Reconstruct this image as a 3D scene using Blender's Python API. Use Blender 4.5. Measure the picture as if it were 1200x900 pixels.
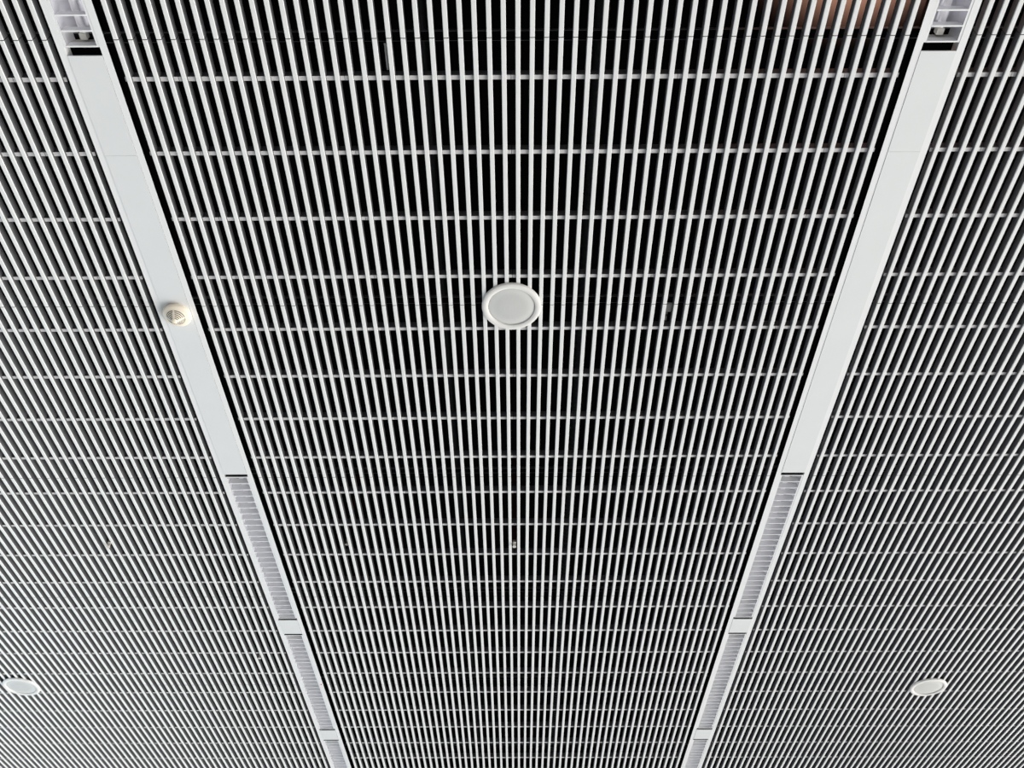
import bpy, bmesh, math
from mathutils import Vector, Matrix

for o in list(bpy.data.objects):
    bpy.data.objects.remove(o)
S = bpy.context.scene
COL = S.collection

# ------------------------------------------------------------------ camera
P = 0.05                 # slat pitch
C = 4.60                 # height of the slat undersides
F_PX = 1022.8
ELEV, YAW, ROLL = math.radians(45.251), math.radians(-0.387), math.radians(0.050)
cam_d = bpy.data.cameras.new('camera')
cam = bpy.data.objects.new('camera', cam_d)
COL.objects.link(cam)
fw = Vector((math.sin(YAW)*math.cos(ELEV), math.cos(YAW)*math.cos(ELEV), math.sin(ELEV)))
rt = Vector((math.cos(YAW), -math.sin(YAW), 0))
up = rt.cross(fw)
r2 = math.cos(ROLL)*rt + math.sin(ROLL)*up
u2 = -math.sin(ROLL)*rt + math.cos(ROLL)*up
m = Matrix((r2, u2, -fw)).transposed().to_4x4()
m.translation = Vector((0.0142, -1.4297, 1.60))
cam.matrix_world = m
cam_d.sensor_width = 36
cam_d.lens = 36*F_PX/1200
cam_d.clip_start = 0.05
S.camera = cam

# ------------------------------------------------------------------ light
S.view_settings.view_transform = 'Standard'
S.view_settings.look = 'None'
S.view_settings.gamma = 1
S.view_settings.use_curve_mapping = False
S.view_settings.exposure = 0.0

w = bpy.data.worlds.new('hall_daylight')
S.world = w
w.use_nodes = True
nt = w.node_tree
nt.nodes.clear()
# daylight of the hall: low windows on the right, a weaker cool band on the left, dim surroundings
def lobe(direction, power):
    vm = nt.nodes.new('ShaderNodeVectorMath')
    vm.operation = 'DOT_PRODUCT'
    vm.inputs[1].default_value = Vector(direction).normalized()
    nt.links.new(tc.outputs['Generated'], vm.inputs[0])
    mx = nt.nodes.new('ShaderNodeMath')
    mx.operation = 'MAXIMUM'
    mx.inputs[1].default_value = 0.0
    nt.links.new(vm.outputs['Value'], mx.inputs[0])
    pw = nt.nodes.new('ShaderNodeMath')
    pw.operation = 'POWER'
    pw.inputs[1].default_value = power
    nt.links.new(mx.outputs[0], pw.inputs[0])
    return pw.outputs[0]


def bgnode(color, strength, fac=None):
    b = nt.nodes.new('ShaderNodeBackground')
    b.inputs['Color'].default_value = (*color, 1)
    if fac is None:
        b.inputs['Strength'].default_value = strength
    else:
        mu = nt.nodes.new('ShaderNodeMath')
        mu.operation = 'MULTIPLY'
        mu.inputs[1].default_value = strength
        nt.links.new(fac, mu.inputs[0])
        nt.links.new(mu.outputs[0], b.inputs['Strength'])
    return b.outputs[0]


def add(a, b):
    n = nt.nodes.new('ShaderNodeAddShader')
    nt.links.new(a, n.inputs[0])
    nt.links.new(b, n.inputs[1])
    return n.outputs[0]


tc = nt.nodes.new('ShaderNodeTexCoord')
out = nt.nodes.new('ShaderNodeOutputWorld')
AMB, WIN_R, WIN_L = 0.20, 6.3, 0.25
sh = add(bgnode((0.93, 0.97, 1.0), AMB), bgnode((1.0, 0.988, 0.955), WIN_R, lobe((1.0, 0.30, -0.50), 7)))
sh = add(sh, bgnode((0.88, 0.95, 1.0), WIN_L, lobe((-1.0, 0.30, -0.42), 7)))
nt.links.new(sh, out.inputs[0])


def area(name, loc, target, sx, sy, power, color):
    d = bpy.data.lights.new(name, 'AREA')
    d.shape = 'RECTANGLE'
    d.size, d.size_y, d.energy, d.color = sx, sy, power, color
    o = bpy.data.objects.new(name, d)
    COL.objects.link(o)
    o.location = loc
    o.rotation_euler = (Vector(target)-Vector(loc)).to_track_quat('-Z', 'Z').to_euler()


# nearest hall window on the right; unseen cool light added to tint the left
area('cool_tint_light_left', (-6.5, 4.5, 2.3), (-2, 4.5, 4.6), 6, 2.4, 120, (0.66, 0.85, 1.0))
area('window_light_right', (6.8, 4.0, 2.3), (2.5, 4.0, 4.6), 6, 2.4, 80, (1.0, 0.98, 0.93))


# ------------------------------------------------------------------ materials
def mat(name, col, rough=0.5, metal=0.0, noise=0.0, nscale=30.0, bump=0.0, spec=None):
    mm = bpy.data.materials.new(name)
    mm.use_nodes = True
    n = mm.node_tree
    b = n.nodes['Principled BSDF']
    b.inputs['Base Color'].default_value = (*col, 1)
    b.inputs['Roughness'].default_value = rough
    b.inputs['Metallic'].default_value = metal
    if spec is not None:
        b.inputs['Specular IOR Level'].default_value = spec
    if noise or bump:
        t = n.nodes.new('ShaderNodeTexCoord')
        z = n.nodes.new('ShaderNodeTexNoise')
        z.inputs['Scale'].default_value = nscale
        z.inputs['Detail'].default_value = 3
        n.links.new(t.outputs['Object'], z.inputs['Vector'])
        if noise:
            r = n.nodes.new('ShaderNodeValToRGB')
            r.color_ramp.elements[0].position = 0.3
            r.color_ramp.elements[1].position = 0.7
            r.color_ramp.elements[0].color = (*[c*(1-noise) for c in col], 1)
            r.color_ramp.elements[1].color = (*[min(1, c*(1+noise)) for c in col], 1)
            n.links.new(z.outputs['Fac'], r.inputs['Fac'])
            n.links.new(r.outputs['Color'], b.inputs['Base Color'])
        if bump:
            bp = n.nodes.new('ShaderNodeBump')
            bp.inputs['Strength'].default_value = bump
            bp.inputs['Distance'].default_value = 0.002
            n.links.new(z.outputs['Fac'], bp.inputs['Height'])
            n.links.new(bp.outputs['Normal'], b.inputs['Normal'])
    return mm


M_SLAT = mat('white_slat_paint', (0.80, 0.80, 0.79), 0.55, noise=0.02, nscale=6)
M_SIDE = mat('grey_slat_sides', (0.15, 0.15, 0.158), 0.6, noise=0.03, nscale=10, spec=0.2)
M_BAR = mat('carrier_paint', (0.72, 0.70, 0.70), 0.55, noise=0.02, nscale=8)
M_RAIL = mat('white_rail_paint', (0.84, 0.84, 0.84), 0.45, noise=0.01, nscale=4)
M_COVER = mat('cover_paint', (0.76, 0.77, 0.77), 0.5, noise=0.015, nscale=5)
M_DECK = mat('black_deck', (0.004, 0.004, 0.005), 0.9, spec=0.1)
M_BLACK = mat('black_steel', (0.006, 0.006, 0.007), 0.45, spec=0.3)
M_LIP = mat('dark_lip', (0.14, 0.14, 0.15), 0.45)
M_DUCT = mat('dark_duct', (0.012, 0.014, 0.016), 0.5, noise=0.3, nscale=20, spec=0.3)
M_ALU = mat('bright_aluminium', (0.86, 0.85, 0.90), 0.25, metal=0.5)
M_BLADE = mat('blade_aluminium', (0.92, 0.92, 0.93), 0.3, metal=0.1)
M_TUBE = mat('tube_glass', (0.86, 0.84, 0.88), 0.25)
M_CAP = mat('tube_cap', (0.75, 0.74, 0.70), 0.35, metal=0.6)
M_SOCKET = mat('lampholder_plastic', (0.55, 0.53, 0.49), 0.5)
M_CREAM = mat('cream_plastic', (0.93, 0.83, 0.68), 0.4, noise=0.02, nscale=20)
M_SLOT = mat('vent_shadow', (0.03, 0.03, 0.03), 0.8)
M_RING = mat('speaker_ring', (0.82, 0.80, 0.77), 0.4, noise=0.01, nscale=20)
M_BRASS = mat('pale_metal', (0.80, 0.74, 0.66), 0.35, metal=0.3)
M_RED = mat('red_pipe', (0.10, 0.015, 0.012), 0.5, noise=0.2, nscale=30)
M_LED = mat('red_plastic', (0.75, 0.03, 0.05), 0.35)
M_BOX = mat('grey_box', (0.75, 0.75, 0.70), 0.5, noise=0.08, nscale=40)


def perforated(name):
    mm = mat(name, (0.62, 0.62, 0.60), 0.5)
    n = mm.node_tree
    b = n.nodes['Principled BSDF']
    t = n.nodes.new('ShaderNodeTexCoord')
    v = n.nodes.new('ShaderNodeTexVoronoi')
    v.inputs['Scale'].default_value = 330
    v.inputs['Randomness'].default_value = 0.0
    r = n.nodes.new('ShaderNodeValToRGB')
    r.color_ramp.elements[0].position = 0.22
    r.color_ramp.elements[1].position = 0.34
    r.color_ramp.elements[0].color = (0.36, 0.36, 0.35, 1)
    r.color_ramp.elements[1].color = (0.66, 0.66, 0.64, 1)
    n.links.new(t.outputs['Object'], v.inputs['Vector'])
    n.links.new(v.outputs['Distance'], r.inputs['Fac'])
    n.links.new(r.outputs['Color'], b.inputs['Base Color'])
    return mm


M_MESH = perforated('perforated_grille')


# ------------------------------------------------------------------ helpers
def bx(bm, x0, x1, y0, y1, z0, z1):
    v = [bm.verts.new(p) for p in ((x0, y0, z0), (x1, y0, z0), (x1, y1, z0), (x0, y1, z0),
                                   (x0, y0, z1), (x1, y0, z1), (x1, y1, z1), (x0, y1, z1))]
    for f in ((3, 2, 1, 0), (4, 5, 6, 7), (0, 1, 5, 4), (1, 2, 6, 5), (2, 3, 7, 6), (3, 0, 4, 7)):
        bm.faces.new([v[i] for i in f])


def prism(bm, prof, y0, y1):
    """closed (x,z) outline swept along y"""
    a = [bm.verts.new((x, y0, z)) for x, z in prof]
    b = [bm.verts.new((x, y1, z)) for x, z in prof]
    n = len(prof)
    for i in range(n):
        j = (i+1) % n
        bm.faces.new((a[i], a[j], b[j], b[i]))
    bm.faces.new(a[::-1])
    bm.faces.new(b)


def prism_x(bm, prof, x0, x1):
    """closed (y,z) outline swept along x"""
    a = [bm.verts.new((x0, y, z)) for y, z in prof]
    b = [bm.verts.new((x1, y, z)) for y, z in prof]
    n = len(prof)
    for i in range(n):
        j = (i+1) % n
        bm.faces.new((a[i], a[j], b[j], b[i]))
    bm.faces.new(a[::-1])
    bm.faces.new(b)


def lathe(bm, prof, seg=64, cx=0, cy=0):
    """(r,z) outline turned about the vertical; r=0 ends close"""
    rings = []
    for r, z in prof:
        if r < 1e-6:
            rings.append([bm.verts.new((cx, cy, z))])
        else:
            rings.append([bm.verts.new((cx+r*math.cos(2*math.pi*i/seg), cy+r*math.sin(2*math.pi*i/seg), z))
                          for i in range(seg)])
    for a, b in zip(rings, rings[1:]):
        for i in range(seg):
            j = (i+1) % seg
            if len(a) == 1 and len(b) == 1:
                continue
            if len(a) == 1:
                bm.faces.new((a[0], b[i], b[j]))
            elif len(b) == 1:
                bm.faces.new((a[i], b[0], a[j]))
            else:
                bm.faces.new((a[i], b[i], b[j], a[j]))


def tube_y(bm, r, y0, y1, cx=0, cz=0, seg=20, cap=True):
    a = [bm.verts.new((cx+r*math.cos(2*math.pi*i/seg), y0, cz+r*math.sin(2*math.pi*i/seg))) for i in range(seg)]
    b = [bm.verts.new((cx+r*math.cos(2*math.pi*i/seg), y1, cz+r*math.sin(2*math.pi*i/seg))) for i in range(seg)]
    for i in range(seg):
        j = (i+1) % seg
        bm.faces.new((a[i], a[j], b[j], b[i]))
    if cap:
        bm.faces.new(a[::-1])
        bm.faces.new(b)


def mesh(name, bm, material, smooth=False):
    bmesh.ops.recalc_face_normals(bm, faces=bm.faces)
    me = bpy.data.meshes.new(name)
    bm.to_mesh(me)
    bm.free()
    me.materials.append(material)
    if smooth:
        for p in me.polygons:
            p.use_smooth = True
        me.set_sharp_from_angle(angle=math.radians(35))
    return me


def link(name, me, parent=None, loc=(0, 0, 0)):
    o = bpy.data.objects.new(name, me)
    COL.objects.link(o)
    o.location = loc
    if parent:
        o.parent = parent
    return o


def obj(name, bm, material, parent=None, loc=(0, 0, 0), smooth=False):
    return link(name, mesh(name, bm, material, smooth), parent, loc)


def tag(o, label, cat, group=None):
    o['label'] = label
    o['category'] = cat
    if group:
        o['group'] = group
    return o


def thing(name, label, cat, loc=(0, 0, 0), group=None):
    o = bpy.data.objects.new(name, None)
    o.empty_display_size = 0.05
    COL.objects.link(o)
    o.location = loc
    return tag(o, label, cat, group)


def copy_tree(o, parent=None):
    c = o.copy()
    COL.objects.link(c)
    if parent:
        c.parent = parent
    for ch in list(o.children):
        copy_tree(ch, c)
    return c


def struct(o):
    o['kind'] = 'structure'
    return o


# ------------------------------------------------------------------ setting: the black void above the slats
ROW = 24*P                       # a panel is 1.2 m long
Y_A = -0.15 - ROW                # seam lines stand at Y_A + n*ROW
NROWS = 7
X_OUT = 4.66
Y0, Y1 = Y_A - 0.02, Y_A + NROWS*ROW + 0.02
ZD = C + 0.75
bm = bmesh.new(); bx(bm, -X_OUT-0.1, X_OUT+0.1, Y0-0.1, Y1+0.1, ZD, ZD+0.08)
struct(obj('ceiling', bm, M_DECK))
for nm, b in (('light_block_left', (-X_OUT-0.1, -X_OUT, Y0, Y1)), ('light_block_right', (X_OUT, X_OUT+0.1, Y0, Y1)),
              ('light_block_near', (-X_OUT-0.1, X_OUT+0.1, Y0-0.1, Y0)), ('light_block_far', (-X_OUT-0.1, X_OUT+0.1, Y1, Y1+0.1))):
    bm = bmesh.new(); bx(bm, *b, C-0.02, ZD)
    struct(obj(nm, bm, M_DECK))  # unseen black sides added to keep hall daylight out of the void

# ------------------------------------------------------------------ slatted panels
SW, SH = 0.0172, 0.036
L = ROW - 0.0028


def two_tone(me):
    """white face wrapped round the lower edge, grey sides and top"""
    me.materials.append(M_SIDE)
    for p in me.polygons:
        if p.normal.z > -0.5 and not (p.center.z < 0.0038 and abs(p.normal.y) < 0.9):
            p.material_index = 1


def slat_mesh():
    b = bmesh.new()
    h, c = SW/2, 0.0016
    lip = 0.0038
    prism(b, [(-h+c, 0), (h-c, 0), (h, c), (h, lip), (h, SH), (-h, SH), (-h, lip), (-h, c)], -L/2, L/2)
    me = mesh('slat', b, M_SLAT)
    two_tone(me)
    return me


def carrier_mesh(n=56, first_cut=4):
    b = bmesh.new()
    h = (n-1)/2
    xe = h*P + 0.020
    cuts = [-xe] + [(i-h)*P - P/2 for i in range(first_cut, n, 12)] + [xe]
    for a, c in zip(cuts, cuts[1:]):
        bx(b, a+0.0009, c-0.0009, -0.0083, 0.0083, 0.014, 0.052)
    me = mesh('carrier_bar', b, M_BAR)
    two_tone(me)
    return me


ME_SLAT = slat_mesh()
ORD = ['first', 'second', 'third', 'fourth', 'fifth', 'sixth', 'seventh']
BAYS = ((-3.1, 'left of both light strips'), (0.0, 'between the two light strips'), (3.0, 'right of both light strips'))


def make_panel(n=56, first_cut=4):
    me_bar = carrier_mesh(n, first_cut)
    t = thing('slat_panel', 'white slatted ceiling panel', 'ceiling panel', (0, 0, C), 'slatted ceiling panels')
    for i in range(n):
        link('slat', ME_SLAT, t, ((i-(n-1)/2)*P, 0, 0))
    for k in range(4):
        link('carrier_bar', me_bar, t, (0, (k-1.5)*6*P, 0))
    return t


for bi, (bxx, bname) in enumerate(BAYS):
    proto = make_panel(60, 8) if bi == 0 else make_panel()
    for r in range(NROWS):
        t = proto if r == 0 else copy_tree(proto)
        t.location = (bxx, Y_A + (r+0.5)*ROW, C)
        if r == 0:
            pos = 'cut off by the top edge'
        elif r == NROWS-1:
            pos = 'cut off by the bottom edge'
        else:
            pos = ORD[r-1] + ' full row from the top'
        t['label'] = 'white slatted ceiling panel %s, %s' % (bname, pos)

# ------------------------------------------------------------------ black rails over the seams
SEAM = ['top row of slat seams', 'seams level with the smoke detector', 'third row of slat seams from the top',
        'fourth row of slat seams from the top', 'seams level with the two lower speakers',
        'bottom row of slat seams']
for r in range(1, NROWS):
    y = Y_A + r*ROW
    o = thing('hanger_rail', '', 'rail', (0, y+0.016, C+0.0545))
    b = bmesh.new(); bx(b, -4.50, 4.50, -0.0165, 0.0165, 0.001, 0.003)
    obj('tray', b, M_DECK, o)
    for sgn in (-1, 1):
        b = bmesh.new(); bx(b, -4.50, 4.50, sgn*0.0173-0.0008, sgn*0.0173+0.0008, 0, 0.016)
        obj('lip', b, M_LIP, o)
    tag(o, 'thin black rail above the slats, over the ' + SEAM[r-1], 'rail', 'black rails above the seams')

# ------------------------------------------------------------------ light strips
HW = 0.0882
YS, YE = Y_A, Y_A + NROWS*ROW
LUM_L = 1.469                     # luminaire opening
LUM_Y = [(-1.598, -0.123), (2.241, 3.707), (3.922, 5.397), (5.612, 7.087)]
COVERS = [(-0.096, 0.297), (0.2978, 2.217), (3.729, 3.904), (5.418, 5.593)]
WHERE_LUM = ['cut off by the top edge', 'first below the long cover',
             'second below the long cover', 'cut off by the bottom edge']


def make_channel():
    t = thing('light_channel', '', 'light strip', (0, 0, C), 'light strips')
    for s in (-1, 1):
        b = bmesh.new()
        xo, xi = s*HW, s*(HW-0.0255)
        # visible flange with a small down-lip on the inner edge, web standing on it
        prof = [(xo, -0.004), (xi, -0.004), (xi, 0.036), (xi+s*0.0015, 0.036), (xi+s*0.0015, -0.0025), (xo, -0.0025)]
        prism(b, prof, YS, YE)
        obj('side_rail', b, M_RAIL, t)
    return t


def make_cover(y0, y1):
    t = thing('cover_panel', '', 'cover panel', (0, (y0+y1)/2, C), 'blank covers of the light strips')
    h = (y1-y0)/2
    b = bmesh.new()
    w_ = HW-0.0263
    bx(b, -w_, w_, -h, h, -0.0055, -0.0043)
    obj('plate', b, M_COVER, t)
    for s in (-1, 1):
        b = bmesh.new(); bx(b, -w_, w_, s*h-0.0012, s*h+0.0012, -0.0043, 0.0)
        o = obj('end_lip', b, M_COVER, t)
        o.location.y = -s*0.0013
    return t


def make_luminaire():
    t = thing('louvre_luminaire', '', 'luminaire', (0, 0, C), 'fluorescent luminaires of the light strips')
    h = LUM_L/2
    wi = 0.0535                    # half width of the opening
    wo = HW-0.0265
    # white side frames
    for s in (-1, 1):
        b = bmesh.new()
        prism(b, [(s*wi, 0.003), (s*wo, 0.003), (s*wo, 0.036), (s*(wo-0.0012), 0.036), (s*(wo-0.0012), 0.0045), (s*wi, 0.0045)], -h, h)
        obj('side_frame', b, M_RAIL, t)
    # parabolic trough
    b = bmesh.new()
    pts = []
    n = 16
    for i in range(n+1):
        a = math.pi*i/n
        x = -wi*math.cos(a)
        z = 0.006 + 0.082*math.sin(a)**0.75
        pts.append((x, z))
    outer = [(x*1.02, z+0.0015) for x, z in pts][::-1]
    prism(b, pts + outer, -h, h-0.0)
    obj('reflector', b, M_ALU, t, smooth=True)
    b = bmesh.new()
    wb = wi+0.003
    prism(b, [(-wb, 0.006), (-wb, 0.095), (wb, 0.095), (wb, 0.006), (wb-0.001, 0.006), (wb-0.001, 0.094), (-wb+0.001, 0.094), (-wb+0.001, 0.006)], -h, h)
    obj('housing', b, M_BLACK, t)
    # end plates
    for s in (-1, 1):
        b = bmesh.new(); bx(b, -wi, wi, s*h-0.0008, s*h+0.0008, 0.006, 0.084)
        obj('end_plate', b, M_SOCKET, t).location.y = -s*0.002
        b = bmesh.new(); bx(b, -wo+0.002, wo-0.002, s*h-0.0005, s*h+0.0005, 0.005, 0.094)
        obj('housing_end', b, M_BLACK, t)
    # lamp
    tb = bmesh.new(); tube_y(tb, 0.013, -h+0.05, h-0.05, 0, 0.052, 24)
    tu = obj('fluorescent_tube', tb, M_TUBE, t, smooth=True)
    for s in (-1, 1):
        b = bmesh.new()
        a, c = sorted((s*(h-0.05), s*(h-0.034)))
        tube_y(b, 0.0133, a, c, 0, 0.052, 24)
        obj('end_cap', b, M_CAP, tu, smooth=True)
        b = bmesh.new()
        a, c = sorted((s*(h-0.034), s*(h-0.012)))
        bx(b, -0.012, 0.012, a, c, 0.036, 0.087)
        obj('lampholder', b, M_SOCKET, t)
    # cross blades, a hollow wedge whose top edge dips in the middle under the lamp
    b = bmesh.new()
    nx = 12
    fr, bk, fb, bb = [], [], [], []
    for i in range(nx+1):
        x = -wi + 2*wi*i/nx
        top = 0.0365
        fb.append(b.verts.new((x, -0.0026, 0.003)))
        bb.append(b.verts.new((x, 0.0026, 0.003)))
        fr.append(b.verts.new((x, -0.0008, top)))
        bk.append(b.verts.new((x, 0.0008, top)))
    for i in range(nx):
        b.faces.new((fb[i], fb[i+1], fr[i+1], fr[i]))
        b.faces.new((bb[i+1], bb[i], bk[i], bk[i+1]))
        b.faces.new((fb[i+1], fb[i], bb[i], bb[i+1]))
        b.faces.new((fr[i], fr[i+1], bk[i+1], bk[i]))
    me = mesh('louvre_blade', b, M_BLADE)
    b = bmesh.new(); bx(b, -wi, wi, -0.0028, 0.0028, 0.0018, 0.003)
    me2 = mesh('blade_edge', b, M_RAIL)
    nb = 28
    for i in range(nb):
        y = -h + 0.003 + (2*h-0.006)*i/(nb-1)
        bl = link('louvre_blade', me, t, (0, y, 0))
        link('blade_edge', me2, bl)
    return t


ch0 = make_channel()
lum0 = make_luminaire()
done_first = False
for s, side in ((-1, 'left'), (1, 'right')):
    ch = ch0 if s < 0 else copy_tree(ch0)
    ch.location = (s*1.5, 0, C)
    ch['label'] = 'long white metal light strip channel on the %s, running the full height of the photo' % side
    for i, (a, c) in enumerate(LUM_Y):
        lu = copy_tree(lum0) if done_first else lum0
        done_first = True
        lu.location = (s*1.5, (a+c)/2, C-0.006)
        lu['label'] = 'unlit louvred fluorescent luminaire in the %s light strip, %s' % (side, WHERE_LUM[i])
    names = ['short white cover between the top luminaire and the long cover, %s light strip' % side,
             'long white cover panel with the cream smoke detector, left light strip' if s < 0 else
             'long plain white cover panel without a detector, right light strip',
             'small white blank cover between the two whole luminaires, %s light strip' % side,
             'small white blank cover nearest the bottom edge, %s light strip' % side]
    for i, (a, c) in enumerate(COVERS):
        cv = make_cover(a, c)
        cv.location.x = s*1.5
        cv['label'] = names[i]


# ------------------------------------------------------------------ speakers
def make_speaker():
    t = thing('ceiling_speaker', '', 'speaker', (0, 0, C), 'round ceiling speakers')
    b = bmesh.new()
    R = 0.132
    lathe(b, [(R, -0.001), (R, -0.006), (R-0.003, -0.011), (R-0.010, -0.014), (R-0.020, -0.0135), (R-0.0265, -0.011),
              (R-0.0285, -0.006), (R-0.0285, -0.001)], 96)
    obj('ring', b, M_RING, t, smooth=True)
    b = bmesh.new()
    r = R-0.0295
    lathe(b, [(0, -0.0095), (r*0.5, -0.0092), (r*0.9, -0.008), (r, -0.0055), (r, -0.001)], 96)
    obj('grille', b, M_MESH, t, smooth=True)
    b = bmesh.new()
    lathe(b, [(0.0, -0.001), (R-0.002, -0.001), (R-0.03, 0.004), (0.085, 0.010), (0.082, 0.11), (0, 0.115)], 48)
    obj('back_can', b, M_BLACK, t, smooth=True)
    return t


sp = make_speaker()
sp.location = (-0.005, 1.055, C)
sp['label'] = 'large round white speaker in the middle of the slats between the light strips'
for x, y, lb in ((-3.64, 4.66, 'small-looking round white speaker at the lower left edge of the photo'),
                 (3.04, 4.70, 'small-looking round white speaker in the slats at the lower right')):
    c = copy_tree(sp)
    c.location = (x, y, C)
    c['label'] = lb

# ------------------------------------------------------------------ smoke detector
t = thing('smoke_detector', 'cream round smoke detector with arc vents on the left light strip', 'smoke detector',
          (-1.497, 1.083, C-0.0054))
b = bmesh.new()
lathe(b, [(0, -0.0005), (0.056, -0.0005), (0.058, -0.004), (0.058, -0.009), (0.0555, -0.010), (0, -0.010)], 64)
obj('base', b, M_CREAM, t, smooth=True)
b = bmesh.new()
body = [(0.053, -0.010), (0.0605, -0.0125), (0.0625, -0.016), (0.0620, -0.020), (0.058, -0.0245), (0.050, -0.0275), (0.044, -0.0290),
        (0.012, -0.0590), (0.008, -0.0615), (0, -0.0625)]
lathe(b, body, 64)
obj('body', b, M_CREAM, t, smooth=True)


def cone_z(r):
    return -0.0290 - (0.044-r)/0.032*0.030


for q in range(4):
    b = bmesh.new()
    for ri in range(5):
        rr = 0.0165 + ri*0.0058
        a0, a1 = math.radians(90*q + 5 + 3*(4-ri)), math.radians(90*q + 85 - 3*(4-ri))
        n = 10
        rows = []
        for i in range(n+1):
            a = a0 + (a1-a0)*i/n
            row = []
            for r_, dz in ((rr-0.0011, 0.0), (rr+0.0011, 0.0)):
                z = cone_z(r_)
                row.append(b.verts.new((r_*math.cos(a), r_*math.sin(a), z-0.0007)))
                row.append(b.verts.new((r_*math.cos(a), r_*math.sin(a), z+0.0015)))
            rows.append(row)
        for A, B in zip(rows, rows[1:]):
            b.faces.new((A[0], A[2], B[2], B[0]))
            b.faces.new((A[1], B[1], B[3], A[3]))
            b.faces.new((A[0], B[0], B[1], A[1]))
            b.faces.new((A[2], A[3], B[3], B[2]))
        for A in (rows[0], rows[-1]):
            b.faces.new((A[0], A[1], A[3], A[2]))
    obj('vent', b, M_SLOT, t)


# ------------------------------------------------------------------ sprinkler heads between the slats
def make_sprinkler():
    t = thing('sprinkler_head', '', 'sprinkler', (0, 0, C), 'sprinkler heads')
    b = bmesh.new()
    lathe(b, [(0.0, 0.052), (0.010, 0.052), (0.0115, 0.049), (0.0115, 0.034), (0.008, 0.030), (0.0045, 0.028), (0.0045, 0.020), (0, 0.020)], 20)
    obj('body', b, M_BRASS, t, smooth=True)
    b = bmesh.new()
    for s in (-1, 1):
        v = [(s*0.0085, 0.036), (s*0.0095, 0.022), (s*0.004, 0.008), (s*0.001, 0.008), (s*0.001, 0.010), (s*0.007, 0.022), (s*0.006, 0.036)]
        prism(b, v, -0.0018, 0.0018)
    obj('frame', b, M_BRASS, t)
    b = bmesh.new()
    lathe(b, [(0, 0.008), (0.011, 0.008), (0.0115, 0.007), (0.011, 0.006), (0, 0.0055)], 20)
    obj('deflector', b, M_BRASS, t, smooth=True)
    b = bmesh.new()
    lathe(b, [(0, 0.053), (0.011, 0.053), (0.011, ZD-C), (0, ZD-C)], 16)
    obj('drop_pipe', b, M_RED, t, smooth=True)
    return t


s0 = make_sprinkler()
SPR = [(-0.0005, 2.880, -0.024, 'pale sprinkler head with red pipe, in the slats between the light strips below centre'),
       (-2.4000, 2.868, -0.024, 'pale sprinkler head between slats left of the left light strip'),
       (-1.0000, 2.915, 0.02, 'dim sprinkler head in a dark gap just right of the left light strip'),
       (-1.8000, 4.255, -0.005, 'tiny sprinkler head beside the left light strip near the lower left')]
for i, (x, y, dz, lb) in enumerate(SPR):
    o = s0 if i == 0 else copy_tree(s0)
    o.location = (x, y, C+dz)
    o['label'] = lb

# ------------------------------------------------------------------ things in the dark void
t = thing('junction_box', 'grey junction box in a dark gap right of the middle speaker', 'junction box', (0.697, 1.112, C+0.045))
b = bmesh.new(); bx(b, -0.022, 0.022, -0.028, 0.022, 0, 0.04)
bmesh.ops.bevel(b, geom=b.edges[:], offset=0.003, segments=2, affect='EDGES')
obj('box', b, M_BOX, t)
b = bmesh.new(); bx(b, -0.018, 0.008, 0.030, 0.038, 0.006, 0.028)
obj('cable_gland', b, M_BOX, t)
b = bmesh.new(); bx(b, -0.016, 0.006, 0.048, 0.072, 0.002, 0.03); bx(b, -0.010, 0.002, 0.022, 0.050, 0.012, 0.022)
obj('connector', b, M_BOX, t)
b = bmesh.new(); bx(b, -0.062, -0.056, -0.025, 0.04, 0.0, 0.03)
obj('bracket', b, M_BOX, t)

b = bmesh.new(); tube_y(b, 0.0045, -0.114, -0.018, -0.4450, C+0.043, 12)
tag(obj('cable_sleeve', b, M_RAIL, smooth=True), 'short white cable sleeve in a dark gap at the top, left of centre', 'cable sleeve')

for x, r, lb, nm in ((-0.34, 0.022, 'dark conduit running along the void above the slats, left of centre', 'conduit'),):
    b = bmesh.new(); tube_y(b, r, Y0, Y1, x, C+0.30, 24)
    tag(obj(nm, b, M_DUCT, smooth=True), lb, 'pipe')
# ribbed flexible duct
b = bmesh.new()
seg, n = 20, 420
prev = None
for k in range(n+1):
    y = Y0 + (Y1-Y0)*k/n
    r = 0.030 + (0.004 if k % 2 else 0.0)
    ring = [b.verts.new((0.335+r*math.cos(2*math.pi*i/seg), y, C+0.26+r*math.sin(2*math.pi*i/seg))) for i in range(seg)]
    if prev:
        for i in range(seg):
            j = (i+1) % seg
            b.faces.new((prev[i], prev[j], ring[j], ring[i]))
    prev = ring
tag(obj('flexible_duct', b, M_DUCT), 'dark ribbed flexible duct running above the slats, right of centre', 'duct')

# small red marker on the inner rail of the left strip
b = bmesh.new(); lathe(b, [(0.005, -0.004), (0.005, -0.006), (0.003, -0.009), (0, -0.0095)], 16, 0.0755, 4.635)
obj('indicator', b, M_LED, ch0, smooth=True)['label'] = 'tiny red indicator on the rail'

# unseen warm spot added to imitate a brown glow, shining up at the black deck
d = bpy.data.lights.new('added_glow_light', 'SPOT')
d.energy, d.color, d.shadow_soft_size = 2500, (1.0, 0.50, 0.30), 0.05
d.spot_size, d.spot_blend = math.radians(84), 1.0
o = bpy.data.objects.new('added_glow_light', d)
COL.objects.link(o)
o.location = (1.45, -0.33, C+0.15)
o.rotation_euler = (math.pi, 0, 0)
